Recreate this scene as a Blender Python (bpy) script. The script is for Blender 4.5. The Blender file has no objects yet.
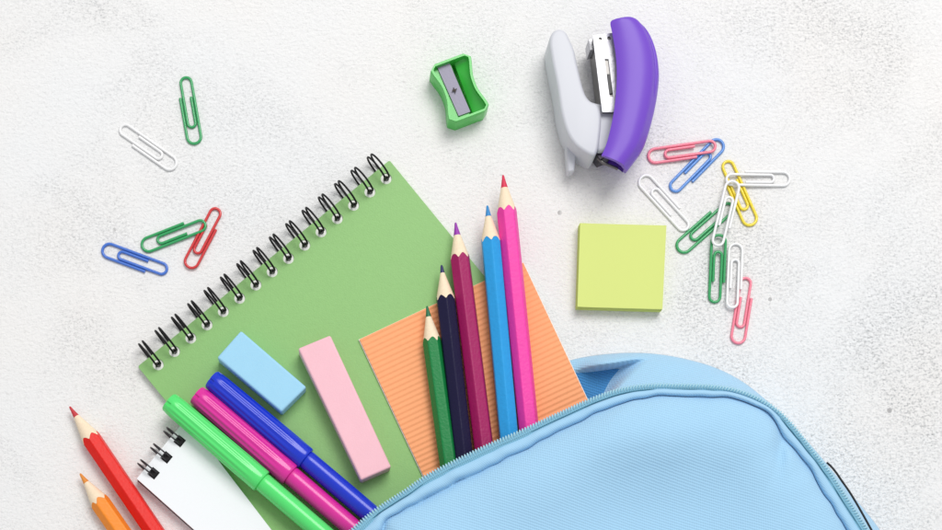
import bpy, bmesh, math, random
from mathutils import Vector, Matrix
random.seed(7)
R = math.radians
S = 0.00045                 # metres for one unit of the layout plan
NX, NY, H = 335.0, 755.0, 1800.0   # foot and height of the camera in plan units
SC = bpy.context.scene
C = SC.collection

def W(x, y, h=0.0):
    k = 1 - h / H
    return Vector((((NX + (x - NX) * k) - 471) * S, -((NY + (y - NY) * k) - 265) * S, h * S))

# ------------------------------------------------------------------ materials
def lin(c):
    return tuple(((v/255)/12.92 if v/255 <= .04045 else ((v/255+.055)/1.055)**2.4) for v in c)

def mat(name, rgb, rough=.5, metal=0., bump=None, var=0., coat=0., spec=.5, sss=0., scale=None, vscale=60):
    m = bpy.data.materials.new(name); m.use_nodes = True
    nt = m.node_tree; N = nt.nodes; L = nt.links
    b = N['Principled BSDF']
    col = lin(rgb)
    b.inputs['Base Color'].default_value = (*col, 1)
    b.inputs['Roughness'].default_value = rough
    b.inputs['Metallic'].default_value = metal
    b.inputs['Specular IOR Level'].default_value = spec
    b.inputs['Coat Weight'].default_value = coat
    b.inputs['Coat Roughness'].default_value = .08
    if sss:
        b.inputs['Subsurface Weight'].default_value = sss
        b.inputs['Subsurface Radius'].default_value = (1, 1, 1)
        b.inputs['Subsurface Scale'].default_value = .001
    tc = N.new('ShaderNodeTexCoord')
    if var:
        n = N.new('ShaderNodeTexNoise'); n.inputs['Scale'].default_value = vscale; n.inputs['Detail'].default_value = 6
        L.new(tc.outputs['Object'], n.inputs['Vector'])
        mx = N.new('ShaderNodeMix'); mx.data_type = 'RGBA'
        mx.inputs[6].default_value = (*[v*(1-var) for v in col], 1)
        mx.inputs[7].default_value = (*[min(1, v*(1+var)) for v in col], 1)
        L.new(n.outputs['Fac'], mx.inputs[0]); L.new(mx.outputs[2], b.inputs['Base Color'])
    if bump:
        sc, dist = bump
        n = N.new('ShaderNodeTexNoise'); n.inputs['Scale'].default_value = sc; n.inputs['Detail'].default_value = 5
        L.new(tc.outputs['Object'], n.inputs['Vector'])
        bp = N.new('ShaderNodeBump'); bp.inputs['Distance'].default_value = dist; bp.inputs['Strength'].default_value = 1
        L.new(n.outputs['Fac'], bp.inputs['Height']); L.new(bp.outputs[0], b.inputs['Normal'])
    return m

def fabric(name, rgb, pitch=2.6, ang=18, depth=.00016, dark=.86):
    m = bpy.data.materials.new(name); m.use_nodes = True
    nt = m.node_tree; N = nt.nodes; L = nt.links
    b = N['Principled BSDF']; col = lin(rgb)
    b.inputs['Roughness'].default_value = .8
    b.inputs['Sheen Weight'].default_value = .25
    b.inputs['Specular IOR Level'].default_value = .25
    tc = N.new('ShaderNodeTexCoord')
    def wave(a, p, dist):
        mp = N.new('ShaderNodeMapping'); mp.inputs['Rotation'].default_value = (0, 0, R(a))
        w = N.new('ShaderNodeTexWave'); w.inputs['Scale'].default_value = 2*math.pi/20/(p*S)
        w.bands_direction = 'Y'; w.inputs['Distortion'].default_value = dist; w.inputs['Detail'].default_value = 2
        w.inputs['Detail Scale'].default_value = 1.5
        L.new(tc.outputs['Object'], mp.inputs[0]); L.new(mp.outputs[0], w.inputs[0]); return w
    w1 = wave(ang, pitch, .8); w2 = wave(ang+72, pitch*.8, .8)
    mu = N.new('ShaderNodeMath'); mu.operation = 'MULTIPLY_ADD'; mu.inputs[1].default_value = .5
    L.new(w2.outputs['Fac'], mu.inputs[0]); L.new(w1.outputs['Fac'], mu.inputs[2])
    n = N.new('ShaderNodeTexNoise'); n.inputs['Scale'].default_value = 900; n.inputs['Detail'].default_value = 3
    L.new(tc.outputs['Object'], n.inputs[0])
    ad = N.new('ShaderNodeMath'); ad.operation = 'MULTIPLY_ADD'; ad.inputs[1].default_value = .5
    L.new(n.outputs['Fac'], ad.inputs[0]); L.new(mu.outputs[0], ad.inputs[2])
    bp = N.new('ShaderNodeBump'); bp.inputs['Distance'].default_value = depth
    L.new(ad.outputs[0], bp.inputs['Height']); L.new(bp.outputs[0], b.inputs['Normal'])
    rmp = N.new('ShaderNodeMapRange'); rmp.inputs[1].default_value = .2; rmp.inputs[2].default_value = 1.6
    L.new(ad.outputs[0], rmp.inputs[0])
    mx = N.new('ShaderNodeMix'); mx.data_type = 'RGBA'
    mx.inputs[6].default_value = (*[v*dark for v in col], 1); mx.inputs[7].default_value = (*[min(1, v*(2-dark)) for v in col], 1)
    L.new(rmp.outputs[0], mx.inputs[0]); L.new(mx.outputs[2], b.inputs['Base Color'])
    return m

def ground_mat():
    m = bpy.data.materials.new('white_plaster'); m.use_nodes = True
    nt = m.node_tree; N = nt.nodes; L = nt.links
    b = N['Principled BSDF']; b.inputs['Roughness'].default_value = .85; b.inputs['Specular IOR Level'].default_value = .2
    tc = N.new('ShaderNodeTexCoord')
    def noise(scale, det=6, rough=.55, dist=0., stretch=None):
        n = N.new('ShaderNodeTexNoise'); n.inputs['Scale'].default_value = scale; n.inputs['Detail'].default_value = det
        n.inputs['Roughness'].default_value = rough; n.inputs['Distortion'].default_value = dist
        if stretch:
            mp = N.new('ShaderNodeMapping'); mp.inputs['Rotation'].default_value = (0, 0, R(stretch[1])); mp.inputs['Scale'].default_value = (1, stretch[0], 1)
            L.new(tc.outputs['Object'], mp.inputs[0]); L.new(mp.outputs[0], n.inputs[0])
        else: L.new(tc.outputs['Object'], n.inputs[0])
        return n.outputs['Fac']
    def ramp(src, a, c):
        r = N.new('ShaderNodeMapRange'); r.inputs[1].default_value = a; r.inputs[2].default_value = c; L.new(src, r.inputs[0]); return r.outputs[0]
    def math_(op, a, c):
        q = N.new('ShaderNodeMath'); q.operation = op
        for i, v in enumerate((a, c)):
            if isinstance(v, (int, float)): q.inputs[i].default_value = v
            else: L.new(v, q.inputs[i])
        return q.outputs[0]
    def mixc(f, a, c):
        q = N.new('ShaderNodeMix'); q.data_type = 'RGBA'; L.new(f, q.inputs[0])
        for i, v in ((6, a), (7, c)):
            if isinstance(v, tuple): q.inputs[i].default_value = (*v, 1)
            else: L.new(v, q.inputs[i])
        return q.outputs[2]
    base = mixc(ramp(noise(9, 3), .35, .65), (.875, .86, .842), (.855, .863, .868))
    # speckle where the whitewash wears thin
    sx = N.new('ShaderNodeSeparateXYZ'); L.new(tc.outputs['Object'], sx.inputs[0])
    lean = N.new('ShaderNodeMapRange'); lean.inputs[1].default_value = -.05; lean.inputs[2].default_value = .2
    lean.inputs[3].default_value = -.055; lean.inputs[4].default_value = .065; L.new(sx.outputs[0], lean.inputs[0])
    patch = ramp(math_('ADD', noise(14, 5, .6, .6), lean.outputs[0]), .43, .74)
    speck = ramp(noise(1000, 4, .65), .53, .63)
    speck2 = ramp(noise(520, 5, .7, .4, (1.7, -25)), .52, .64)
    patch = math_('ADD', math_('MULTIPLY', patch, .9), .09)
    sp = math_('MULTIPLY', patch, math_('ADD', math_('MULTIPLY', speck, .5), math_('MULTIPLY', speck2, .5)))
    c1 = mixc(sp, base, (.36, .37, .38))
    every = math_('MULTIPLY', ramp(noise(650, 3, .5), .58, .74), .22)
    c2 = mixc(every, c1, (.42, .41, .40))
    v = N.new('ShaderNodeTexVoronoi'); v.inputs['Scale'].default_value = 48; L.new(tc.outputs['Object'], v.inputs[0])
    dots = math_('MULTIPLY', math_('LESS_THAN', v.outputs['Distance'], .055), ramp(noise(30, 1), .55, .6))
    c3 = mixc(math_('MULTIPLY', dots, .6), c2, (.25, .24, .24))
    L.new(c3, b.inputs['Base Color'])
    hgt = math_('ADD', math_('MULTIPLY', noise(430, 6, .66, .3, (1.6, -20)), 1.), math_('ADD', math_('MULTIPLY', noise(900, 3, .6), .35), math_('MULTIPLY', noise(60, 2), .5)))
    hgt = math_('SUBTRACT', hgt, math_('MULTIPLY', sp, .45))
    bp = N.new('ShaderNodeBump'); bp.inputs['Distance'].default_value = .0009; bp.inputs['Strength'].default_value = .68
    L.new(hgt, bp.inputs['Height']); L.new(bp.outputs[0], b.inputs['Normal'])
    return m

# ------------------------------------------------------------------ object helpers
def tag(o, label=None, cat=None, group=None, kind=None):
    if label: o['label'] = label
    if cat: o['category'] = cat
    if group: o['group'] = group
    if kind: o['kind'] = kind
    return o

def thing(name, label, cat, loc, group=None):
    o = bpy.data.objects.new(name, None); o.empty_display_size = .01; C.objects.link(o); o.location = loc
    return tag(o, label, cat, group)

def link(name, me, m, parent=None, origin=None, smooth=30, bevel=0, seg=3):
    """vertices are in scene coordinates; the part keeps the origin of its thing"""
    root = parent
    while root is not None and root.parent: root = root.parent
    if origin is None: origin = Vector(root.location) if root is not None else Vector((0, 0, 0))
    for v in me.vertices: v.co -= origin
    o = bpy.data.objects.new(name, me); C.objects.link(o)
    if parent is not None: o.parent = parent
    else: o.location = origin
    if m is not None: me.materials.append(m)
    if smooth is not None and me.polygons:
        me.polygons.foreach_set('use_smooth', [True]*len(me.polygons))
        me.set_sharp_from_angle(angle=R(smooth))
    if bevel:
        b = o.modifiers.new('bevel', 'BEVEL'); b.width = bevel*S; b.segments = seg; b.limit_method = 'ANGLE'; b.angle_limit = R(35)
        b.harden_normals = False
    return o

def meshof(verts, faces):
    me = bpy.data.meshes.new('m'); me.from_pydata([tuple(v) for v in verts], [], faces); me.validate(); me.update()
    bm = bmesh.new(); bm.from_mesh(me); bmesh.ops.recalc_face_normals(bm, faces=bm.faces); bm.to_mesh(me); bm.free()
    return me

def join(parts):
    V = []; F = []
    for v, f in parts:
        n = len(V); V += v; F += [tuple(i+n for i in q) for q in f]
    return V, F

def prism(outline, z0, z1, zmap=None):
    """straight-sided slab whose top outline is given on the plan at height z1"""
    top = [W(x, y, zmap if zmap is not None else z1) for x, y in outline]
    n = len(top)
    V = [Vector((p.x, p.y, z1*S)) for p in top] + [Vector((p.x, p.y, z0*S)) for p in top]
    F = [tuple(range(n)), tuple(range(2*n-1, n-1, -1))] + [(i, n+i, n+(i+1) % n, (i+1) % n) for i in range(n)]
    return V, F

def plate(outer, holes, z0, z1):
    cu = bpy.data.curves.new('tmp', 'CURVE'); cu.dimensions = '2D'; cu.fill_mode = 'BOTH'; cu.extrude = (z1-z0)*S/2
    K = 1000.
    cu.extrude *= K
    for poly in [outer]+holes:
        sp = cu.splines.new('POLY'); sp.points.add(len(poly)-1)
        for i, (x, y) in enumerate(poly):
            p = W(x, y, z1); sp.points[i].co = (p.x*K, p.y*K, 0, 1)
        sp.use_cyclic_u = True
    ob = bpy.data.objects.new('tmp', cu); C.objects.link(ob)
    dg = bpy.context.evaluated_depsgraph_get()
    me = bpy.data.meshes.new_from_object(ob.evaluated_get(dg))
    bpy.data.objects.remove(ob); bpy.data.curves.remove(cu)
    me.materials.clear()
    for v in me.vertices: v.co = Vector((v.co.x/K, v.co.y/K, v.co.z/K + (z0+z1)/2*S))
    return me

def tube(pts, r, n=10, closed=False, caps=True):
    """pts: scene coords, r: metres or list"""
    P = [Vector(p) for p in pts]; m = len(P)
    if not isinstance(r, (list, tuple)): r = [r]*m
    V = []; F = []
    T = []
    for i in range(m):
        if closed: t = P[(i+1) % m]-P[i-1]
        else: t = P[min(i+1, m-1)]-P[max(i-1, 0)]
        T.append(t.normalized())
    up = Vector((0, 0, 1))
    if abs(T[0].dot(up)) > .9: up = Vector((1, 0, 0))
    nrm = (up - T[0]*up.dot(T[0])).normalized()
    for i in range(m):
        nrm = (nrm - T[i]*nrm.dot(T[i])).normalized(); bi = T[i].cross(nrm)
        for k in range(n):
            a = 2*math.pi*k/n; V.append(P[i] + (nrm*math.cos(a)+bi*math.sin(a))*r[i])
    for i in range(m if closed else m-1):
        j = (i+1) % m
        for k in range(n):
            F.append((i*n+k, i*n+(k+1) % n, j*n+(k+1) % n, j*n+k))
    if caps and not closed:
        F.append(tuple(range(n-1, -1, -1))); F.append(tuple((m-1)*n+k for k in range(n)))
    return V, F

def lathe(axis0, axis1, prof, n=48, rmod=None, roll=0):
    """revolve prof [(distance, radius)] (scene units already metric) about the axis"""
    a = Vector(axis0); d = (Vector(axis1)-a).normalized()
    u = Vector((0, 0, 1)); u = (u-d*u.dot(d)).normalized(); w = d.cross(u)
    V = []; F = []
    for i, (t, r) in enumerate(prof):
        for k in range(n):
            th = 2*math.pi*k/n
            rr = r*(rmod(i, t, th) if rmod else 1)
            V.append(a+d*t+(u*math.cos(th+roll)+w*math.sin(th+roll))*rr)
    for i in range(len(prof)-1):
        for k in range(n):
            F.append((i*n+k, i*n+(k+1) % n, (i+1)*n+(k+1) % n, (i+1)*n+k))
    F.append(tuple(range(n-1, -1, -1))); F.append(tuple((len(prof)-1)*n+k for k in range(n)))
    return V, F

def smoothstep(a, b, x):
    t = max(0, min(1, (x-a)/(b-a))); return t*t*(3-2*t)

def catmull(pts, sub=8):
    out = []
    n = len(pts)
    for i in range(n-1):
        p0 = pts[max(i-1, 0)]; p1 = pts[i]; p2 = pts[i+1]; p3 = pts[min(i+2, n-1)]
        for k in range(sub):
            t = k/sub
            out.append(tuple(.5*((2*b)+(-a+c)*t+(2*a-5*b+4*c-d)*t*t+(-a+3*b-3*c+d)*t**3) for a, b, c, d in zip(p0, p1, p2, p3)))
    out.append(tuple(pts[-1]))
    return out

# ------------------------------------------------------------------ ground
x0, y0, x1, y1 = -1500, -1500, 2400, 2200
me = meshof([W(x0, y1), W(x1, y1), W(x1, y0), W(x0, y0)], [(0, 1, 2, 3)])
g = link('ground', me, ground_mat(), smooth=None); g['kind'] = 'structure'

# ------------------------------------------------------------------ paper clips
def clip_path(L=68., Wd=16.5, rw=1.45):
    w = Wd/2-rw
    a = L/2-rw; pts = []
    def arc(cx, cy, r, t0, t1, n=12):
        for i in range(n+1):
            t = R(t0+(t1-t0)*i/n); pts.append((cx+r*math.cos(t), cy+r*math.sin(t)))
    d = 2*rw+.1
    pts.append((-L*.20, w)); pts.append((0, w))
    arc(a-w, 0, w, 90, -90)
    r2 = (2*w-d)/2; c2 = -w+r2
    pts.append((0, -w))
    arc(-a+r2, c2, r2, -90, -270)
    r3 = (2*r2-d)/2; c3 = c2+r2-r3
    pts.append((0, c2+r2))
    arc(L*.24-r3, c3, r3, 90, -90)
    pts.append((0, c3-r3)); pts.append((-L*.19, c3-r3))
    return pts
def dense(pts, step=2.5):
    out = []
    for a, b in zip(pts, pts[1:]):
        d = math.hypot(b[0]-a[0], b[1]-a[1]); n = max(1, int(d/step))
        for i in range(n): out.append((a[0]+(b[0]-a[0])*i/n, a[1]+(b[1]-a[1])*i/n))
    out.append(pts[-1]); return out
RW = 1.38
cp = dense(clip_path())
clip_mesh = {}
def clip_me(color, flip):
    k = (color, flip)
    if k not in clip_mesh:
        V, F = tube([(x*S, (y if flip else -y)*S, RW*S) for x, y in cp], RW*S, 10)
        me = meshof(V, F); me.materials.append(CM[color])
        me.polygons.foreach_set('use_smooth', [True]*len(me.polygons)); me.set_sharp_from_angle(angle=R(50))
        clip_mesh[k] = me
    return clip_mesh[k]
CM = {
 'green': mat('green_vinyl', (42, 160, 92), .32, coat=.4), 'white': mat('white_vinyl', (240, 240, 240), .3, coat=.4),
 'blue': mat('blue_vinyl', (62, 112, 205), .32, coat=.4), 'red': mat('red_vinyl', (208, 42, 46), .32, coat=.4),
 'pink': mat('pink_vinyl', (242, 128, 150), .32, coat=.4), 'yellow': mat('yellow_vinyl', (240, 216, 45), .32, coat=.4),
 'lightblue': mat('light_blue_vinyl', (82, 140, 215), .32, coat=.4)}
clips = [  # colour, wide end, narrow end, flipped, z wide, z narrow, label
 ('green', (195.5, 145), (183.5, 76.5), 0, 0, 0, 'green paper clip lying upright above the notebook next to a single white clip'),
 ('white', (176.5, 167.5), (119, 127.5), 0, 0, 0, 'white paper clip lying on its own just left of the upright green clip'),
 ('blue', (101.5, 248), (167.5, 272.5), 1, 0, 0, 'dark blue paper clip at the left, below the slanting green clip'),
 ('green', (141, 247.5), (206, 222), 0, 0, 1.5, 'green paper clip slanting between the dark blue clip and the red clip'),
 ('red', (188, 268.5), (219.5, 208.5), 1, 1.2, 0, 'red paper clip, the only red one, beside the spiral notebook'),
 ('pink', (647, 157), (717, 147), 1, 0, 3.1, 'pink paper clip near the stapler, lying across a light blue clip'),
 ('lightblue', (722.5, 140.5), (672, 192), 0, 0, 0, 'light blue paper clip partly under a pink clip beside the stapler'),
 ('white', (640.5, 176), (689, 229), 0, 0, 0, 'white paper clip slanting just above the corner of the yellow sticky pad'),
 ('yellow', (753, 226), (724, 161), 0, 0, 0, 'yellow paper clip, the only yellow one, under the white clips'),
 ('white', (791, 179), (725, 178), 1, 0, 3.1, 'white paper clip lying level, its left end over the yellow clip'),
 ('green', (677.5, 251), (732, 203), 0, 0, 0, 'green paper clip slanting down left under a steep white clip'),
 ('white', (734, 180), (718, 247), 0, 6.4, 6.2, 'white paper clip on top of the pile, across the slanting green clip'),
 ('green', (719, 233.5), (716, 303.5), 0, 3.1, 0, 'green paper clip hanging straight down from the pile, beside a white clip'),
 ('white', (736, 242.5), (733.5, 309), 0, 0, 3.1, 'white paper clip between the straight green clip and the lower pink clip'),
 ('pink', (737, 344.5), (748, 277), 1, 0, 0, 'pink paper clip at the bottom end of the pile of clips'),
]
clip_proto = None
for col, a, b, fl, za, zb, lab in clips:
    A = W(a[0], a[1], za+RW); B = W(b[0], b[1], zb+RW); A.z = za*S; B.z = zb*S
    d = A-B; me = clip_me(col, fl)
    if clip_proto is None:
        o = clip_proto = bpy.data.objects.new('paper_clip', me)
    else:
        o = clip_proto.copy(); o.data = me
    C.objects.link(o)
    o.location = (A+B)/2
    o.rotation_euler = (0, -math.asin(d.z/d.length), math.atan2(d.y, d.x))
    s = d.length/(68*S); o.scale = (s, s, 1)
    tag(o, lab, 'paper clip', 'coloured paper clips')

# ------------------------------------------------------------------ spiral rings
def ring_mesh(hole, e, n, off, rc, Rr, zc, gap, rw, zcover, vs=.8):
    """hole: plan point; e: direction along the spine; n: direction into the book; ring in a plane across the spine"""
    ht = W(hole[0], hole[1], zcover); ht.z = 0
    E = Vector((e[0], -e[1], 0)); Nn = Vector((n[0], -n[1], 0)); Z = Vector((0, 0, 1))
    cen = ht - Nn*off*S + Z*zc*S
    a0 = math.asin(max(-1, min(1, (zcover-zc-1.5)/Rr)))
    wires = []
    N_ = 40
    a1 = math.pi*2 - .95
    side = [[], []]
    for i in range(N_+1):
        t = a0+(a1-a0)*i/N_
        p = cen + (Nn*math.cos(t)+Z*math.sin(t)*vs)*Rr*S
        for k, sg in enumerate((-1, 1)):
            side[k].append(p+E*sg*gap/2*S)
    # hairpin: closed end sits in the hole
    c = cen+(Nn*math.cos(a0)+Z*math.sin(a0)*vs)*Rr*S
    td = (Nn*math.sin(a0)-Z*math.cos(a0))
    u = []
    for i in range(1, 8):
        t = math.pi*i/8
        u.append(c - E*math.cos(t)*gap/2*S*-1 + td*math.sin(t)*gap*.5*S)
    path = list(reversed(side[0])) + list(reversed(u)) + side[1]
    # order check of the end bend
    if (path[len(side[0])]-side[0][0]).length > (path[len(side[0])]-side[1][0]).length:
        path = list(reversed(side[0])) + u + side[1]
    return tube(path, rw*S, 8)

# ------------------------------------------------------------------ green spiral notebook
GT = 8.0
e = (0.7735, -0.6338); n = (0.6338, 0.7735)
TL = (137.8, 366.5); TR = (389.5, 160.3)
def gp(a, b): return (TL[0]+e[0]*a+n[0]*b, TL[1]+e[1]*a+n[1]*b)
WID = math.hypot(TR[0]-TL[0], TR[1]-TL[1]); LEN = 470
holes = []
h0 = (158.2, 364.6); h1 = (386.2, 178.6)
nb = thing('spiral_notebook', 'large green spiral notebook with black wire rings under the pens and erasers', 'notebook', W(300, 330))
hc = [(h0[0]+(h1[0]-h0[0])*i/14, h0[1]+(h1[1]-h0[1])*i/14) for i in range(15)]
def circle(c, r, k=18): return [(c[0]+r*math.cos(2*math.pi*i/k), c[1]+r*math.sin(2*math.pi*i/k)) for i in range(k)]
def rrect(a0, b0, a1, b1, r, f=gp, k=5):
    out = []
    for (ca, cb, s0) in ((a1-r, b0+r, -90), (a1-r, b1-r, 0), (a0+r, b1-r, 90), (a0+r, b0+r, 180)):
        for i in range(k+1):
            t = R(s0+90*i/k); out.append(f(ca+r*math.cos(t), cb+r*math.sin(t)))
    return out
green_cover = mat('green_card', (138, 188, 112), .5, bump=(1500, .00008), var=.06, vscale=700)
page = mat('notebook_paper', (244, 244, 240), .8, bump=(1500, .00003))
black_wire = mat('black_wire', (14, 12, 16), .5, spec=.25)
o = link('cover', plate(rrect(0, 0, WID, LEN, 2), [circle(c, 5.6) for c in hc], GT-1.3, GT), green_cover, nb, smooth=None)
V, F = join([prism([gp(1, .9), gp(WID-1, .9), gp(WID-1, LEN-1), gp(1, LEN-1)], 1.2+i*.9, 1.2+i*.9+.8) for i in range(6)])
# pages carry small punched holes
link('pages', plate([gp(.8, .8), gp(WID-1.1, .8), gp(WID-1.1, LEN-1), gp(.8, LEN-1)], [circle(c, 2.9) for c in hc], 1.3, GT-1.35), page, nb, smooth=None)
link('back_cover', plate(rrect(0, 0, WID, LEN, 2), [circle(c, 4.4) for c in hc], .1, 1.2), green_cover, nb, smooth=None)
for c in hc:
    V, F = ring_mesh(c, e, n, 12.6, None, 14, 12.6, 4.6, 1.0, GT)
    link('binding_ring', meshof(V, F), black_wire, nb, smooth=60)

# ------------------------------------------------------------------ white note pad
pe = (.636, -.772); pn = (.772, .636)
pad = thing('note_pad', 'small white wire bound note pad under the bright green marker', 'notepad', W(200, 500))
PT = 13.0
phc = [(153.5, 473.2), (166.4, 457.3), (179.6, 441.0), (192.6, 424.9)]
def sq(c, r): return [(c[0]+pe[0]*a*r+pn[0]*b*r, c[1]+pe[1]*a*r+pn[1]*b*r) for a, b in ((-1, -1), (1, -1), (1, 1), (-1, 1))]
pout = [(136.8, 478.5), (190.5, 413.3), (197.5, 420), (222, 466), (272, 531), (330, 606), (300, 640), (268, 600)]
pout = [(136.8, 478.5), (190.0, 413.9), (198, 431), (222.2, 465.5), (272, 530.5), (318, 590), (262, 590)]
link('pages', plate(pout, [sq(c, 4.6) for c in phc], 1.2, PT), mat('bright_paper', (243, 245, 248), .7, bump=(1500, .00003)), pad, smooth=None)
pout_b = [(x-.6, y+.6) for x, y in pout]
link('back_board', meshof(*prism(pout_b, .1, 1.15, PT)), mat('dark_board', (50, 48, 50), .8), pad, smooth=None)
steel = mat('dark_steel_wire', (70, 68, 72), .25, metal=.85)
for c in phc:
    V, F = ring_mesh(c, pe, pn, 8.0, None, 10.8, 9.9, 4.6, .8, PT)
    o = link('binding_ring', meshof(V, F), steel, pad, smooth=60)
    # black plastic sleeve where the closed ends meet inside the hole
    V, F = prism([(c[0]+pe[0]*a*3.9+pn[0]*b, c[1]+pe[1]*a*3.9+pn[1]*b) for a, b in ((-1, -3), (1, -3), (1, 3.9), (-1, 3.9))], PT-5, PT+1.1)
    link('ring_sleeve', meshof(V, F), black_wire, pad, bevel=.9)

# ------------------------------------------------------------------ orange corrugated notebook
orn = thing('corrugated_notebook', 'orange notebook with a ribbed corrugated cover under the coloured pencils', 'notebook', W(470, 370))
oa = Vector((523.2-359.6, 262.6-339.3)); ow = oa.length; oe = oa/ow; on = Vector((-oe.y, oe.x))
if on.y < 0: on = -on
O0 = Vector((359.6, 339.3))
def op(a, b): p = O0+oe*a+on*b; return (p.x, p.y)
OZ0, OZ1 = GT+.2, GT+3.6
olen = 250
orange_card = mat('orange_card', (248, 166, 112), .6, bump=(2200, .00004), var=.05, vscale=500)
pitch = 5.15; sub = 10; rows = int(olen/pitch*sub)
V = []; F = []; nx_ = 5
for j in range(rows+1):
    b = j*pitch/sub
    z = OZ1+.29*math.sin(2*math.pi*j/sub)
    for i in range(nx_+1):
        x, y = op(ow*i/nx_, b); p = W(x, y, OZ1); V.append(Vector((p.x, p.y, z*S)))
for j in range(rows):
    for i in range(nx_):
        q = j*(nx_+1)+i; F.append((q, q+1, q+nx_+2, q+nx_+1))
nv = len(V)
for v in list(V): V.append(v-Vector((0, 0, 1.5*S)))
F += [tuple(i+nv for i in reversed(f)) for f in F]
for j in range(rows):
    for q0, q1 in ((j*(nx_+1), (j+1)*(nx_+1)), (j*(nx_+1)+nx_, (j+1)*(nx_+1)+nx_)): F.append((q0, q1, q1+nv, q0+nv))
for i in range(nx_): F.append((i, i+1, i+1+nv, i+nv)); q = rows*(nx_+1)+i; F.append((q, q+1, q+1+nv, q+nv))
link('cover', meshof(V, F), orange_card, orn, smooth=60)
link('pages', meshof(*prism([op(-.9, -.5), op(ow+.9, -.5), op(ow+.9, olen), op(-.9, olen)], OZ0, OZ1-1.7, OZ1)), page, orn, smooth=None)

# ------------------------------------------------------------------ erasers
def slab_thing(name, label, cat, group, corners, z0, z1, m, bev=1.4):
    cx = sum(c[0] for c in corners)/4; cy = sum(c[1] for c in corners)/4
    me = meshof(*prism(corners, z0, z1))
    o = link(name, me, m, None, origin=W(cx, cy, 0)+Vector((0, 0, z0*S)), smooth=30, bevel=bev, seg=3)
    return tag(o, label, cat, group)
slab_thing('eraser', 'light blue block eraser lying beside the blue marker', 'eraser', None,
           [(241, 330.5), (306.5, 387), (281.5, 412), (217, 357.5)], GT+.1, GT+21, mat('blue_rubber', (158, 211, 238), .6, bump=(1800, .00006), sss=.1, var=.03, vscale=150), 1.9)
slab_thing('eraser', 'long pale pink block eraser left of the orange notebook', 'eraser', None,
           [(298, 348.3), (330.3, 335), (391.3, 467), (361, 480.3)], GT+.1, GT+23, mat('pink_rubber', (242, 190, 201), .6, bump=(1800, .00006), sss=.1, var=.03, vscale=150), 1.9)

# ------------------------------------------------------------------ sticky note pad
sc_ = [(580, 223.3), (666.3, 225.6), (662.3, 309.3), (577.3, 306.9)]
parts = []
ns = 15; top = 13.5
for i in range(ns):
    z0 = .1+i*top/ns; z1 = z0+top/ns*.8; j = (random.uniform(-.45, .45), random.uniform(-.45, .45))
    parts.append(prism([(x+j[0], y+j[1]) for x, y in sc_], z0, z1, top))
V, F = join(parts)
# the top sheet bends very slightly up along one edge
K = 14; Vt = []; Ft = []
for i in range(K+1):
    f = i/K
    lift = .25+1.5*(1-smoothstep(0, .16, f))*0+ .9*(1-smoothstep(.0, .12, f)) + .5*smoothstep(.9, 1, f)
    for (a, b) in ((sc_[0], sc_[1]), (sc_[3], sc_[2])):
        p = W(a[0]+(b[0]-a[0])*f, a[1]+(b[1]-a[1])*f, top); Vt.append(Vector((p.x, p.y, (top+lift)*S)))
for i in range(K): Ft.append((2*i, 2*i+2, 2*i+3, 2*i+1))
nv = len(Vt); Vt += [v-Vector((0, 0, .25*S)) for v in Vt]; Ft += [tuple(k+nv for k in reversed(f)) for f in Ft]
Ft += [(0, 1, 1+nv, nv), (2*K, 2*K+1, 2*K+1+nv, 2*K+nv)] + [(2*i, 2*i+2, 2*i+2+nv, 2*i+nv) for i in range(K)] + [(2*i+1, 2*i+3, 2*i+3+nv, 2*i+1+nv) for i in range(K)]
V, F = join([(V, F), (Vt, Ft)])
yl = mat('yellow_green_paper', (212, 224, 128), .75, bump=(1800, .00003))
o = link('sticky_note_pad', meshof(V, F), yl, None, origin=W(621, 267), smooth=25)
tag(o, 'square pad of yellow green sticky notes between the pencils and the paper clips', 'sticky notes')

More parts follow.
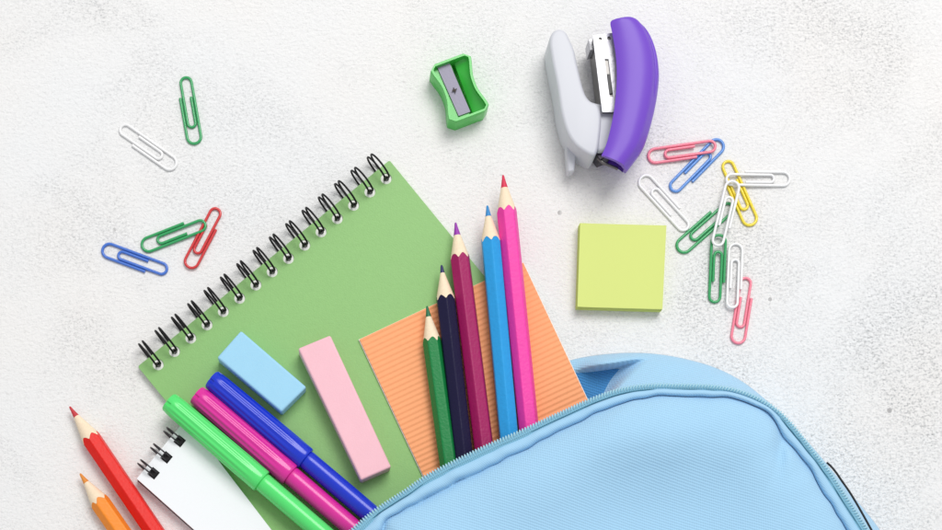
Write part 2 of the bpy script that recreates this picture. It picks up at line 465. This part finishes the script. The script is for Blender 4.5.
# ------------------------------------------------------------------ pencils
wood = mat('pale_wood', (244, 222, 192), .65, bump=(1500, .0001), var=.12, vscale=900)
def pencil(label, tip, sh, end, zt, zs, ze, col, leadcol, rad=8.7, roll=0., ll=11):
    """tip, shoulder and far point on the plan with their axis heights"""
    a = W(tip[0], tip[1], zt); b = W(end[0], end[1], ze)
    Lp = (b-a).length; d = (b-a).normalized()
    cone = (W(sh[0], sh[1], zs)-a).length
    ap = rad*.955*S
    ta = ap*1.02/cone
    n_ = 72
    u = Vector((0, 0, 1)); u = (u-d*u.dot(d)).normalized(); w = d.cross(u)
    def rr(th):
        ph = (th % (math.pi/3))-math.pi/6
        return min(ap/math.cos(ph), ap*1.125)
    def ring(fd, fr):
        out = []
        for k in range(n_):
            th = 2*math.pi*k/n_
            t = fd(th); r_ = fr(th)
            out.append(a+d*t+(u*math.cos(th+roll)+w*math.sin(th+roll))*r_)
        return out
    def build(rings, cap0=True, cap1=True):
        V = [v for r_ in rings for v in r_]; F = []
        for i in range(len(rings)-1):
            for k in range(n_): F.append((i*n_+k, i*n_+(k+1) % n_, (i+1)*n_+(k+1) % n_, (i+1)*n_+k))
        if cap0: F.append(tuple(range(n_)))
        if cap1: F.append(tuple((len(rings)-1)*n_+k for k in range(n_)))
        return meshof(V, F)
    root = thing('colored_pencil', label, 'pencil', Vector(((a.x+b.x)/2, (a.y+b.y)/2, (min(a.z, b.z))-ap)), 'coloured pencils')
    rnd = random.Random(label)
    wob = [rnd.uniform(-.6, .6)*S for _ in range(6)]
    bd = lambda th: rr(th)/ta + (wob[int(th/(math.pi/3)) % 6]*abs(math.sin(th*3)) + .35*S*math.sin(th*9+wob[0]*1e4))
    l0 = ll*S
    cm = mat('pencil_paint', col, .42, bump=(900, .00016), spec=.28, var=.08, vscale=500)
    lm = mat('pencil_core', leadcol, .5, bump=(2500, .00009))
    link('core', build([ring(lambda th: t, lambda th: max(.45*S, ta*t+rb)) for t, rb in ((0, .35*S), (.5*S, .75*S), (2*S, .8*S), (4*S, .5*S), (l0, .05*S))]), lm, root, smooth=60)
    link('sharpened_wood', build([ring(lambda th: l0, lambda th: ta*l0*.99)] + [ring(lambda th, f=f: l0+(bd(th)-l0)*f, lambda th, f=f: ta*(l0+(bd(th)-l0)*f)) for f in (.02, .25, .5, .75, 1)]), wood, root, smooth=35)
    br = [ring(lambda th: bd(th), lambda th: rr(th)*.97), ring(lambda th: bd(th)+.3*S, lambda th: rr(th)*1.012)]
    for f in (.02, .2, .4, .6, .8, 1): br.append(ring(lambda th, f=f: bd(th)+.3*S+(Lp-bd(th)-.3*S)*f, lambda th: rr(th)*1.012))
    link('barrel', build(br), cm, root, smooth=17)
    return root
pz = OZ1+1+8.6
def ext(tip, mid, L):
    d = Vector(mid)-Vector(tip); d.normalize(); p = Vector(tip)+d*L; return (p.x, p.y)
pencil('dark green coloured pencil, shortest of the five on the orange notebook', (427, 306), (432, 339), ext((427.5, 306), (449.5, 465), 250), pz, pz, pz+3, (22, 128, 66), (20, 110, 72), 8.6, R(30))
pencil('navy blue coloured pencil between the dark green and the crimson one', (441.5, 265), (447, 297), ext((441.5, 265), (463.5, 453), 290), pz, pz, pz+4, (20, 15, 56), (38, 38, 96), 9.0, R(0), 8)
pencil('crimson coloured pencil with a purple tip, third of the five on the orange notebook', (455.5, 222.5), (460, 256), ext((455.5, 222.5), (484, 447), 330), pz, pz, pz+4, (160, 20, 92), (150, 50, 170), 9.2, R(14), 13)
pencil('sky blue coloured pencil lying against the long pink one', (487.3, 205.5), (491, 239), ext((487.3, 205.5), (508.5, 434), 350), pz, pz, pz+3, (44, 158, 224), (46, 136, 200), 9.2, R(0))
pencil('hot pink coloured pencil with a red tip, longest and rightmost of the pencils', (503, 175), (507.5, 209), ext((503, 175), (528.5, 424), 370), pz, pz, pz+3, (238, 62, 166), (214, 46, 80), 9.3, R(22), 13)
pencil('bright red coloured pencil on the white ground left of the note pad', (69.6, 406.5), (89.5, 437), ext((69.6, 406.5), (154, 531), 360), 8.8, 8.8, 8.8, (228, 26, 14), (196, 48, 56), 9.3, R(10), 12)
pencil('orange coloured pencil in the lower left corner beside the bright red one', (80, 473.5), (98.5, 500), ext((80, 473.5), (120, 531), 360), 8.8, 8.8, 8.8, (244, 142, 40), (224, 140, 50), 9.3, R(20), 11)

# ------------------------------------------------------------------ markers
def marker(label, a, c, end, z, col, rcap0=10.6, rcap1=12.0, rb=9.8):
    A = W(a[0], a[1], z); Cc = W(c[0], c[1], z); B = W(end[0], end[1], z)
    lc = (Cc-A).length; lt = (B-A).length
    root = thing('marker_pen', label, 'marker', Vector(((A.x+B.x)/2, (A.y+B.y)/2, A.z-rcap1*S)), 'capped felt tip markers')
    m = mat('marker_plastic', col, .24, coat=0, spec=.5)
    def flute(i, t, th):
        if t < 5.5*S:   # castellated end
            return 1 - (.13 if (math.sin(4*th+.5) > .75) else 0) - .0
        k = smoothstep(5*S, 9*S, t)*(1-smoothstep(lc*.82, lc*.9, t))
        return 1 + .026*k*math.cos(14*th)
    prof = [(4*S, 5*S), (3.8*S, rcap0*S*.72), (.2*S, rcap0*S*.76), (0, rcap0*S*.86), (1*S, rcap0*S*.95), (5.4*S, rcap0*S*.99), (5.6*S, rcap0*S)]
    for f in (.08, .1, .3, .5, .7, .82, .9): prof.append((lc*f+2*S, S*(rcap0+(rcap1-rcap0)*f)))
    prof += [(lc-4*S, rcap1*S), (lc-1.5*S, rcap1*S), (lc-.3*S, (rcap1-.5)*S), (lc, (rcap1-1.3)*S)]
    cap = link('cap', meshof(*lathe(A, B, prof, 224, flute)), m, root, smooth=40)
    prof = [(lc-3*S, rb*.9*S), (lc+.1*S, rb*.94*S), (lc+1.5*S, rb*S), (lc+8*S, rb*S), (lt*.9, rb*S), (lt-2*S, rb*S), (lt, rb*.8*S)]
    link('barrel', meshof(*lathe(A, B, prof, 64)), m, root, smooth=30)
mz = GT+12.2
marker('bright green marker pen, lowest of the three, over the note pad', (168.5, 401.5), (262, 481.5), ext((168.5, 401.5), (262, 481.5), 300), PT+12.2, (86, 226, 116))
marker('magenta marker pen between the green and the blue one', (196.5, 394.5), (290.5, 475), ext((196.5, 394.5), (290.5, 475), 290), mz, (220, 44, 155))
marker('royal blue marker pen, uppermost of the three, beside the light blue eraser', (211.5, 379), (306, 459), ext((211.5, 379), (306, 459), 280), mz, (16, 50, 200))

# ------------------------------------------------------------------ pencil sharpener
shp = thing('pencil_sharpener', 'green plastic pencil sharpener with a steel blade, left of the stapler', 'sharpener', W(456, 93))
sgreen = mat('green_plastic', (66, 190, 72), .35, coat=.3)
ax = Vector((.35, .935)).normalized(); pv = Vector((ax.y, -ax.x))  # pv points right
cs = Vector((459.8, 87.5)); HL = 31.; ZB = 25.
def sp(u_, v_): p = cs+ax*u_+pv*v_; return p
def hw(u_):
    t = abs(u_)/HL
    b = 16.6+5.0*smoothstep(.1, .9, t)
    if t > .83: b -= 6.5*((t-.83)/.17)
    return b
us = [-HL, -HL+.6, -HL+2.6, -HL+3.0] + [-HL+3+ (2*HL-6)*i/24 for i in range(1, 24)] + [HL-3.0, HL-2.6, HL-.6, HL]
V = []; F = []
rows_ = []
for ui, u_ in enumerate(us):
    h_ = hw(u_); inside = 3 <= ui <= len(us)-4
    il = -h_+3; ir = h_-3
    cols = [(-h_-.0, 0.), (-h_, ZB-1), (-h_+.6, ZB), (il-.2, ZB)]
    if inside:
        slot0, slot1 = 1.0, 5.4
        cols += [(il, ZB-7), (-2, ZB-7), (slot0-.1, ZB-7), (slot0, ZB-22), (slot1, ZB-22), (slot1+.2, ZB-12), (ir-2.5, ZB-7), (ir, ZB-4.5), (ir+.2, ZB)]
    else:
        cols += [(il, ZB), (-2, ZB), (.9, ZB), (1.0, ZB), (5.4, ZB), (5.6, ZB), (ir-2.5, ZB), (ir, ZB), (ir+.2, ZB)]
    cols += [(h_-.6, ZB), (h_, ZB-1), (h_, 0.)]
    if ui == 0 or ui == len(us)-1: cols = [(v_, min(z, ZB-1)) for v_, z in cols]
    r_ = []
    for v_, z in cols:
        p = sp(u_, v_); q = W(p.x, p.y, ZB); V.append(Vector((q.x, q.y, z*S))); r_.append(len(V)-1)
    rows_.append(r_)
for i in range(len(rows_)-1):
    for k in range(len(rows_[0])-1):
        F.append((rows_[i][k], rows_[i][k+1], rows_[i+1][k+1], rows_[i+1][k]))
F.append(tuple(rows_[0])); F.append(tuple(reversed(rows_[-1])))
F.append(tuple([r_[0] for r_ in rows_]+[r_[-1] for r_ in reversed(rows_)]))
body = link('body', meshof(V, F), sgreen, shp, smooth=35)
steelb = mat('blade_steel', (138, 134, 152), .5, metal=.25, bump=(900, .00005))
bl = [sp(-26.5, -14.2), sp(-26.5, -1.), sp(26.5, 1.6), sp(26.5, -11.2)]
me = meshof(*prism([(p.x, p.y) for p in bl], ZB-6.9, ZB-5.4))
blade = link('blade', me, steelb, shp, bevel=.3)
c0 = sp(1.0, -6.2); sc0 = W(c0.x, c0.y, ZB-5); sc0.z = (ZB-5.4)*S
V, F = lathe(sc0, sc0+Vector((0, 0, 1)), [(0, 4.1*S), (.8*S, 4.1*S), (1.7*S, 3.4*S), (2*S, 2.2*S)], 28)
screw = link('screw', meshof(V, F), mat('screw_metal', (226, 216, 190), .35, metal=.5), shp, smooth=40)
parts = []
for ang in (25, 115):
    d = Vector((math.cos(R(ang)), math.sin(R(ang)), 0)); q = Vector((-d.y, d.x, 0))
    z = (ZB-3.35)*S+ (0.02*S if ang > 90 else 0)
    pts = [sc0+d*2.6*S+q*.5*S, sc0-d*2.6*S+q*.5*S, sc0-d*2.6*S-q*.5*S, sc0+d*2.6*S-q*.5*S]
    parts.append(([Vector((p.x, p.y, z)) for p in pts]+[Vector((p.x, p.y, z-.6*S)) for p in pts], [(0, 1, 2, 3), (7, 6, 5, 4), (0, 4, 5, 1), (1, 5, 6, 2), (2, 6, 7, 3), (3, 7, 4, 0)]))
link('slot', meshof(*join(parts)), mat('slot_shadow_metal', (60, 52, 44), .6, metal=.5), screw, smooth=None)

# ------------------------------------------------------------------ stapler
stp = thing('stapler', 'small stapler with a purple handle, white base and shiny metal magazine, lying on its side', 'stapler', W(600, 110))
wpl = mat('white_grey_plastic', (205, 207, 214), .44)
base_top = [(549.5, 46), (550, 37), (554, 30.5), (560, 28.5), (566, 31.5), (570, 39), (574.5, 50), (578, 66), (584, 90), (590, 100), (598, 104.5), (601.5, 118), (600, 138), (597.5, 151), (593, 155.5), (584, 151.5), (574, 143.5), (566.5, 131), (561, 112), (557, 86), (552.5, 64)]
sm = [tuple(p) for p in catmull(base_top+[base_top[0]], 4)][:-1]
def pillow(outline, z0, z1, r, steps=6):
    n_ = len(outline); P = [Vector(p) for p in outline]
    area_ = sum(P[i].x*P[(i+1) % n_].y-P[(i+1) % n_].x*P[i].y for i in range(n_))
    sg = 1 if area_ > 0 else -1
    def inset(d):
        out = []
        for i in range(n_):
            t_ = (P[(i+1) % n_]-P[i-1]).normalized(); out.append(P[i]+Vector((-t_.y, t_.x))*sg*d)
        return out
    V = []; F = []; lv = []
    for i in range(steps+1): a_ = math.pi/2*i/steps; lv.append((r*(1-math.sin(a_)), z0+r*(1-math.cos(a_))))
    lv = [(r*(1-math.sin(math.pi/2*i/steps)), z0+r*(1-math.cos(math.pi/2*i/steps))) for i in range(steps+1)]
    lv += [(r*(1-math.cos(math.pi/2*i/steps)), z1-r*(1-math.sin(math.pi/2*i/steps))) for i in range(steps+1)]
    for d_, z in lv:
        for p in inset(d_): q = W(p.x, p.y, z1); V.append(Vector((q.x, q.y, z*S)))
    for i in range(len(lv)-1):
        for k in range(n_): F.append((i*n_+k, i*n_+(k+1) % n_, (i+1)*n_+(k+1) % n_, (i+1)*n_+k))
    F.append(tuple(range(n_))); F.append(tuple((len(lv)-1)*n_+k for k in range(n_)))
    return V, F
link('base', meshof(*pillow(sm, 1, 44, 3.6)), wpl, stp, smooth=50)
hp = [(590, 102), (604, 104.5), (618, 104), (620, 125), (612, 143), (603.5, 150.5), (598, 151), (596, 130)]
link('hinge_block', meshof(*prism(hp, 4, 38)), wpl, stp, smooth=40, bevel=2, seg=4)
chrome = mat('chrome', (196, 196, 200), .42, metal=.55, bump=(260, .00035), var=.12, vscale=120)
dsteel = mat('dark_steel', (120, 118, 116), .34, metal=.8, bump=(350, .0001))
link('magazine', meshof(*prism([(593.5, 36), (616, 33), (623, 112), (603, 112)], 8, 43)), dsteel, stp, bevel=1.0)
mo = [(592.8, 35.5), (617, 32.3), (624, 112), (602.3, 112)]
def quad(a): return a
slot = [(604.6, 59), (608.6, 59), (613.3, 97), (609.6, 97)]
link('magazine_top', plate(mo, [slot, circle((600.2, 39), 1.7, 12), circle((609, 38.2), 1.9, 12)], 43.1, 45), chrome, stp, smooth=None)
link('staple_pusher', meshof(*prism([(606.8, 74), (610.8, 74), (612.5, 94), (609, 94)], 42, 44.6)), mat('pusher_black', (25, 25, 28), .4), stp, bevel=.5)
link('magazine_nose', meshof(*prism([(588.5, 39), (592.6, 38.5), (594, 50), (590, 50.5)], 12, 36)), chrome, stp, bevel=.6)
# channel-shaped handle, lofted from head to heel
Lc = [(617, 18.5), (610, 23.5), (611.5, 34), (614.5, 51), (616, 68), (616, 85), (613.5, 112), (608.5, 136), (604.5, 149), (601, 156.5)]
Rc = [(631, 15.5), (644, 20.5), (653, 31), (659.5, 47), (662, 63), (662, 78), (658.5, 102), (651.5, 129), (644, 148), (629, 168.5)]
Lc = catmull(Lc, 4); Rc = catmull(Rc, 4)
ZT = 58
outer = [(0, ZT-2.5), (.1, ZT-.6), (.3, ZT+.5), (.5, ZT+.5), (.70, ZT-.6), (.80, ZT-3.5), (.84, ZT-7.5), (.93, ZT-12), (.98, ZT-19), (1, ZT-28), (.98, 20), (.9, 9), (.75, 4), (.5, 2), (-.18, 1)]
inner = [(-.16, 3.5), (.5, 6), (.72, 8), (.84, 16), (.9, 30), (.86, ZT-14), (.72, ZT-8), (.5, ZT-4.5), (.02, ZT-5.5)]
loop = outer+inner
V = []; F = []; ns_ = len(Lc); nl = len(loop)
for i in range(ns_):
    s_ = i/(ns_-1)
    shrink = .72+.28*smoothstep(-.04, .1, s_)
    for f, z in loop:
        x = Lc[i][0]+(Rc[i][0]-Lc[i][0])*f; y = Lc[i][1]+(Rc[i][1]-Lc[i][1])*f
        zz = ZT/2+(z-ZT/2)*shrink
        p = W(x, y, 52)
        pull = smoothstep(.75, 1, s_)*(1-smoothstep(2, 40, z))*13
        pull2 = (1-smoothstep(0, .12, s_))*(1-smoothstep(2, 45, z))*6
        V.append(Vector((p.x, p.y+(pull-pull2*0)*S, zz*S)))
for i in range(ns_-1):
    for k in range(nl):
        F.append((i*nl+k, i*nl+(k+1) % nl, (i+1)*nl+(k+1) % nl, (i+1)*nl+k))
F.append(tuple(range(len(outer)))[::-1] )
# head is closed, heel stays an open channel with a rim
no = len(outer); ni = len(inner)
F.pop()
F.append(tuple(range(nl)))
def capend(i0):
    # strip between outer and inner contour
    for k in range(no-1):
        a_ = i0+k; b_ = i0+k+1
        fi = nl-1-int(round(k*(ni-1)/(no-1))); fj = nl-1-int(round((k+1)*(ni-1)/(no-1)))
        if fi == fj: F.append((a_, b_, i0+fi))
        else: F.append((a_, b_, i0+fj, i0+fi))
capend((ns_-1)*nl)
purple = mat('purple_plastic', (116, 74, 196), .38, spec=.35)
link('handle', meshof(V, F), purple, stp, smooth=38)
# raised grip rib along the back of the handle
rib = []
for i in range(5, ns_-12):
    f = .87; x = Lc[i][0]+(Rc[i][0]-Lc[i][0])*f; y = Lc[i][1]+(Rc[i][1]-Lc[i][1])*f
    p = W(x, y, 52); rib.append(Vector((p.x, p.y, (ZT-11)*S)))
nr = len(rib)
link('grip_rib', meshof(*tube(rib, [2.6*S*math.sin(math.pi*(i+.6)/(nr+.2))**.5 for i in range(nr)], 10)), purple, stp, smooth=60)
link('spring', meshof(*tube([W(598, 158, 26), W(603, 163, 27), W(610, 165.5, 28), W(618, 169, 28)], 1.6*S, 8)), dsteel, stp, smooth=60)
link('heel_plate', meshof(*prism([(594, 152), (606, 146), (612, 155), (600, 160)], 6, 30)), mat('heel_metal', (70, 66, 72), .35, metal=.9), stp, bevel=.8)
link('release_lever', meshof(*prism([(566, 145), (576.5, 147), (574.5, 171), (568, 172)], 3, 20)), wpl, stp, bevel=1.8, seg=4)
link('hinge_pin', meshof(*tube([W(577, 156, 12), W(590, 160, 12)], 2.2*S, 10)), dsteel, stp, smooth=60)

# ------------------------------------------------------------------ backpack
BC = (600., 720.)
Fp = [(255, 690), (268, 640), (300, 585), (351, 530), (370.6, 513), (403, 491.5), (421.5, 478.5), (450, 463), (480, 448.5), (520, 431), (560, 412.5), (590.6, 399), (619.5, 389), (645, 385), (682, 384.6), (721, 386.5), (742, 391), (761, 399), (782, 413.5), (811, 447.5), (829, 470), (848, 499), (868, 530), (900, 590), (925, 650), (940, 720), (945, 800), (940, 880), (915, 930), (800, 950), (600, 955), (400, 950), (285, 930), (258, 880), (250, 800)]
Gp = [(383, 531), (384, 526), (387, 519.5), (399.5, 511.5), (416.5, 503), (433, 494), (459, 480.5), (480, 471.4), (520, 452), (560, 431), (596, 413.8), (628, 401.5), (653, 397), (683.6, 395.8), (703, 397.3), (728, 397.5), (748, 402.5), (761, 408.5), (775, 420.6), (784, 437), (804, 462), (825, 494), (843, 526)]
Op = [(555, 366), (575, 359), (600, 354.7), (625, 352.8), (645, 353), (665, 355), (690, 360), (715, 367.5), (740, 380), (765, 399), (790, 423), (812, 446.5), (835, 474), (858, 502), (878, 527), (893, 550)]
def polar(pts):
    out = []
    for x, y in pts:
        out.append((math.atan2(BC[1]-y, BC[0]-x) % (2*math.pi), math.hypot(x-BC[0], y-BC[1])))
    return sorted(out)
def rfun(tab, periodic):
    def f(t):
        t = t % (2*math.pi)
        T = tab
        if periodic: T = [(a-2*math.pi, r) for a, r in tab[-3:]]+tab+[(a+2*math.pi, r) for a, r in tab[:3]]
        if t <= T[0][0]: return T[0][1]
        for i in range(len(T)-1):
            if T[i][0] <= t <= T[i+1][0]:
                a0, r0 = T[i]; a1, r1 = T[i+1]; h = a1-a0; s = (t-a0)/h
                m0 = (r1-T[i-1][1])/(a1-T[i-1][0]) if i > 0 else (r1-r0)/h
                m1 = (T[i+2][1]-r0)/(T[i+2][0]-a0) if i+2 < len(T) else (r1-r0)/h
                return (2*s**3-3*s*s+1)*r0+(s**3-2*s*s+s)*h*m0+(-2*s**3+3*s*s)*r1+(s**3-s*s)*h*m1
        return T[-1][1]
    return f
# angle 0 points left, pi/2 points up the plan, pi points right
Fr = rfun(polar(Fp), True)
gt = polar(Gp); Gr0 = rfun(gt, False)
def Gr(t):
    t %= 2*math.pi
    a, b = gt[0][0], gt[-1][0]
    w_ = 1.
    if t < a: w_ = 1-smoothstep(0, .15, a-t)
    if t > b: w_ = 1-smoothstep(0, .15, t-b)
    g_ = Gr0(t) if a <= t <= b else (Fr(t)-(Fr(a)-gt[0][1]) if t < a else Fr(t)-(Fr(b)-gt[-1][1]))
    return g_*w_+(Fr(t)-18)*(1-w_)
ot = polar(Op); Or0 = rfun(ot, False)
def pt(t, r): return (BC[0]-r*math.cos(t), BC[1]-r*math.sin(t))
RZ = 48.   # height of the rim
NA = 1100
blue = (161, 204, 233)
fab = fabric('blue_canvas', blue, depth=.0001, dark=.925)
fab_shaded = fabric('shaded_blue_lining', (66, 134, 190))  # darker than the canvas: the shade inside the bag is put into this colour
tape = fabric('zipper_tape_weave', (128, 182, 206), 2.0, 60, depth=.00008)
bag = thing('backpack', 'light blue canvas backpack with an open zipper, the pencils and notebooks coming out of it', 'backpack', W(600, 700))
def ripple(t):  # gentle puckers sewn into the seam
    return 1.0*math.sin(t*37)+.9*math.sin(t*61+1)+.5*math.sin(t*97+2)+1.6*math.sin(t*23+.6)*smoothstep(1.9, 2.3, t)
band = [(.0, -4.2), (.0, -1.0), (.05, .2), (.14, .5), (.30, .3), (.36, -.7), (.39, -.7), (.43, .5), (.52, 1.7), (.66, 2.3), (.80, 1.7), (.91, -.5), (.97, -3.2), (1.0, -5)]
inn = [0, 1.2, 2.6, 4.5, 7, 10, 14, 20, 28, 38, 50, 65, 82, 102, 125, 150, 178, 205]
def dome(d, t):
    z = -5+9.5*(1-math.exp(-d/4.2))+30*(1-math.exp(-d/45))
    return z
rings = []
for s_, z in [(-1, 0)]:
    pass
def P3(t, r, h):
    x, y = pt(t, r); return W(x, y, h)
# underside lip, zipper tape, seam band, dome
lip = [(-34, -9), (-16, -7), (-3, -5.2)]
allr = []
for i in range(NA):
    t = 2*math.pi*i/NA; fr = Fr(t); gr = Gr(t)+ripple(t)*.55
    col = []
    for dr, z in lip: col.append(P3(t, fr+dr, RZ+z))
    for s_, z in band:
        rp = ripple(t)*.35*(s_ > .45)
        col.append(P3(t, fr+(gr-fr)*s_, RZ+z+rp))
    for d in inn[1:]:
        r_ = gr-d if d < 60 else (gr-60)*(1-(d-60)/(205-60)*.9) if gr > 62 else gr*.5
        x, y = pt(t, r_)
        # soft hollows in the cloth
        zz = dome(gr-r_, t)
        zz -= 21*smoothstep(22, 105, gr-r_)*math.exp(-((x-650)/130)**2)
        zz += -8*math.exp(-((x-690)/75)**2-((y-505-.2*(x-690))/45)**2) - 9*math.exp(-((x-545)/80)**2-((y-535)/40)**2)
        zz += 4*math.exp(-((x-640)/120)**2-((y-445)/26)**2)
        zz += -7*math.exp(-((x-780)/6)**2)*math.exp(-((y-455)/22)**2)+1.6*math.exp(-((x-790)/7)**2)*math.exp(-((y-460)/26)**2)
        zz += .55*math.sin(x*.11+y*.16+1.5*math.sin(x*.03))*math.sin(y*.05-x*.02)+2.5*math.sin(x*.021+y*.017)+1.5*math.sin(x*.041-y*.03+1)
        zz -= ripple(t)*.8*math.exp(-d/15)
        col.append(W(x, y, RZ+zz))
    allr.append(col)
nb_ = len(lip)+len(band); total = nb_+len(inn)-1
def strip(k0, k1, cap=False):
    V = []; F = []; m_ = k1-k0+1
    for i in range(NA): V += allr[i][k0:k1+1]
    for i in range(NA):
        j = (i+1) % NA
        for k in range(m_-1): F.append((i*m_+k, i*m_+k+1, j*m_+k+1, j*m_+k))
    if cap: F.append(tuple(i*m_+m_-1 for i in range(NA)))
    return meshof(V, F)
kt = len(lip)+6    # tape ends in the groove
me = strip(0, kt); zt = link('zipper_tape', me, tape, bag, smooth=70)
me = strip(kt, total-1, True)
fp_ = link('front_panel', me, fab, bag, smooth=80)
me.materials.append(fabric('blue_seam_band', blue, 1.7, 40, depth=.00004, dark=.96))
for q_, p_ in enumerate(me.polygons):
    if q_ < NA*(total-1-kt) and q_ % (total-1-kt) < nb_-2-kt: p_.material_index = 1
# zipper teeth: little coil humps all along the tape
parts = []
arc = 0; t = R(5); teeth = []
while t < R(215):
    teeth.append(t); r_ = Fr(t); 
    dt = 1e-3; x0_, y0_ = pt(t, r_); x1_, y1_ = pt(t+dt, Fr(t+dt)); sp_ = math.hypot(x1_-x0_, y1_-y0_)/dt
    t += 3.0/sp_
def tooth(t, s0, s1, hh, hw_):
    r_ = Fr(t); g_ = Gr(t)
    a = P3(t, r_+s0, RZ+hh); b = P3(t, r_+s1, RZ+hh)
    x0_, y0_ = pt(t, r_); x1_, y1_ = pt(t+.004, Fr(t+.004))
    q = (W(x1_, y1_, RZ)-W(x0_, y0_, RZ)).normalized()
    a = a+q*.5*S; b = b-q*.5*S
    mid = (a+b)/2+Vector((0, 0, .5*S))
    return tube([a-Vector((0, 0, .9*S)), a, mid, b, b-Vector((0, 0, .9*S))], hw_*S, 6)
for tt in teeth: parts.append(tooth(tt, .9, -2.6, .5, .8))
link('zipper_teeth', meshof(*join(parts)), mat('zipper_nylon', (160, 206, 222), .4, coat=.2), zt, smooth=60)
# welt cord just inside the tape
cord = []
for i in range(420):
    t = R(3)+R(215)*i/419
    fr = Fr(t); cord.append(P3(t, fr-5.4, RZ-.2))
link('zipper_stitching', meshof(*tube(cord, .6*S, 6)), mat('teal_thread', (52, 112, 136), .7), zt, smooth=60)
# gusset: the cloth behind the zipper, folded open beside the orange notebook
t_open = ot[0][0]; 
V = []; F = []; NG = 500; NV = 64
tA, tB = ot[0][0], R(360+18)
fold_t = math.atan2(BC[1]-385, BC[0]-650) % (2*math.pi)
for i in range(NG+1):
    t = tA+(tB-tA)*(i/NG)**1.5
    fr = Fr(t)
    if t <= ot[-1][0]: orr = Or0(t)
    else: orr = fr+10+ (Or0(ot[-1][0])-Fr(ot[-1][0])-10)*(1-smoothstep(0, .3, t-ot[-1][0]))
    for k in range(NV+1):
        v = k/NV
        x0_, y0_ = pt(t, orr)
        w_ = smoothstep(610, 654, x0_+ 42*max(0, v-.2)) if t < 2.4 else 1
        # closed profile
        rc_ = orr+(fr-1.0-orr)*v; zc_ = .3+(RZ-4.5)*(v**.62)*(1-.12*math.sin(math.pi*v)); 
        # opened pocket profile
        end = fr-32; vo = v
        ro_ = orr+(end-orr)*vo
        pk = 22*smoothstep(570, 606, x0_)+5.6
        zo_ = .3+pk*math.sin(math.pi/2*vo/.13)**.8 if vo < .13 else .3+(pk-.6)*(1-smoothstep(.13, .25, vo))+.6
        r_ = ro_+(rc_-ro_)*w_; z_ = zo_+(zc_-zo_)*w_
        z_ += .8*math.sin(t*40+v*3)*math.sin(math.pi*v)*w_
        x, y = pt(t, r_)
        V.append(W(x, y, max(.3, z_)))
for i in range(NG):
    for k in range(NV):
        q = i*(NV+1)+k; F.append((q, q+1, q+NV+2, q+NV+1))
gus = link('side_gusset', meshof(V, F), fab, bag, smooth=75)
sm_ = gus.modifiers.new('thickness', 'SOLIDIFY'); sm_.thickness = .7*S; sm_.offset = -1
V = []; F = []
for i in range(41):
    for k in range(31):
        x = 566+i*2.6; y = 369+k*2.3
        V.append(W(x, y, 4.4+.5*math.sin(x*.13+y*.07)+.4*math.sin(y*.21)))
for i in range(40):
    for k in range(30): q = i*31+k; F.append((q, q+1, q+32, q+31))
link('shaded_lining', meshof(V, F), fab_shaded, bag, smooth=80)  # shallow sheet; its deeper blue stands in for the shade of a deep cavity
# back panel on the ground inside the bag, clear of the notebooks
bp_pts = []
for i in range(40):
    t = fold_t-.02+(R(378)-fold_t)*i/39; bp_pts.append(pt(t, Fr(t)-6))
bp_pts += [(330, 640), (470, 600), (640, 470)]
link('back_panel', meshof(*prism(bp_pts, .15, .75)), fab_shaded, bag, smooth=None)
# black edging on the right side
bk = catmull([(826, 463.5, 40), (829.5, 466.5, 45), (834.5, 472.5, 46), (840, 480.5, 45), (851.5, 497.5, 45), (870, 530, 45), (902, 589, 45), (930, 650, 42)], 8)
link('black_edging', meshof(*tube([W(x+1.2, y-.6, z) for x, y, z in bk], 1.1*S, 8)), mat('black_webbing', (22, 24, 28), .6), bag, smooth=60)

# ------------------------------------------------------------------ light, world, camera
w = bpy.data.worlds.new('World'); SC.world = w; w.use_nodes = True
nt = w.node_tree; bg = nt.nodes['Background']
bg.inputs[0].default_value = (.965, .975, 1, 1); bg.inputs[1].default_value = .585

def area(name, loc, target, size, power, color=(1, 1, 1)):
    l = bpy.data.lights.new(name, 'AREA'); l.shape = 'RECTANGLE'; l.size = size[0]; l.size_y = size[1]; l.energy = power; l.color = color
    o = bpy.data.objects.new(name, l); C.objects.link(o); o.location = loc
    o.rotation_euler = (Vector(target)-Vector(loc)).to_track_quat('-Z', 'Y').to_euler()
    return o
area('softbox_lamp', (.42, .95, 1.75), (0, 0, 0), (1.15, 1.0), 29.5, (1, .985, .96))

cam = bpy.data.cameras.new('camera'); co = bpy.data.objects.new('camera', cam); C.objects.link(co)
co.location = ((NX-471)*S, -(NY-265)*S, H*S)
cam.sensor_width = 36; cam.lens = 36*H/942; cam.shift_x = (471-NX)/942; cam.shift_y = (NY-265)/942
cam.clip_start = .01; cam.clip_end = 100
SC.camera = co
SC.render.resolution_x = 1024; SC.render.resolution_y = 576
SC.view_settings.view_transform = 'Standard'; SC.view_settings.look = 'None'; SC.view_settings.gamma = 1
SC.view_settings.exposure = 0
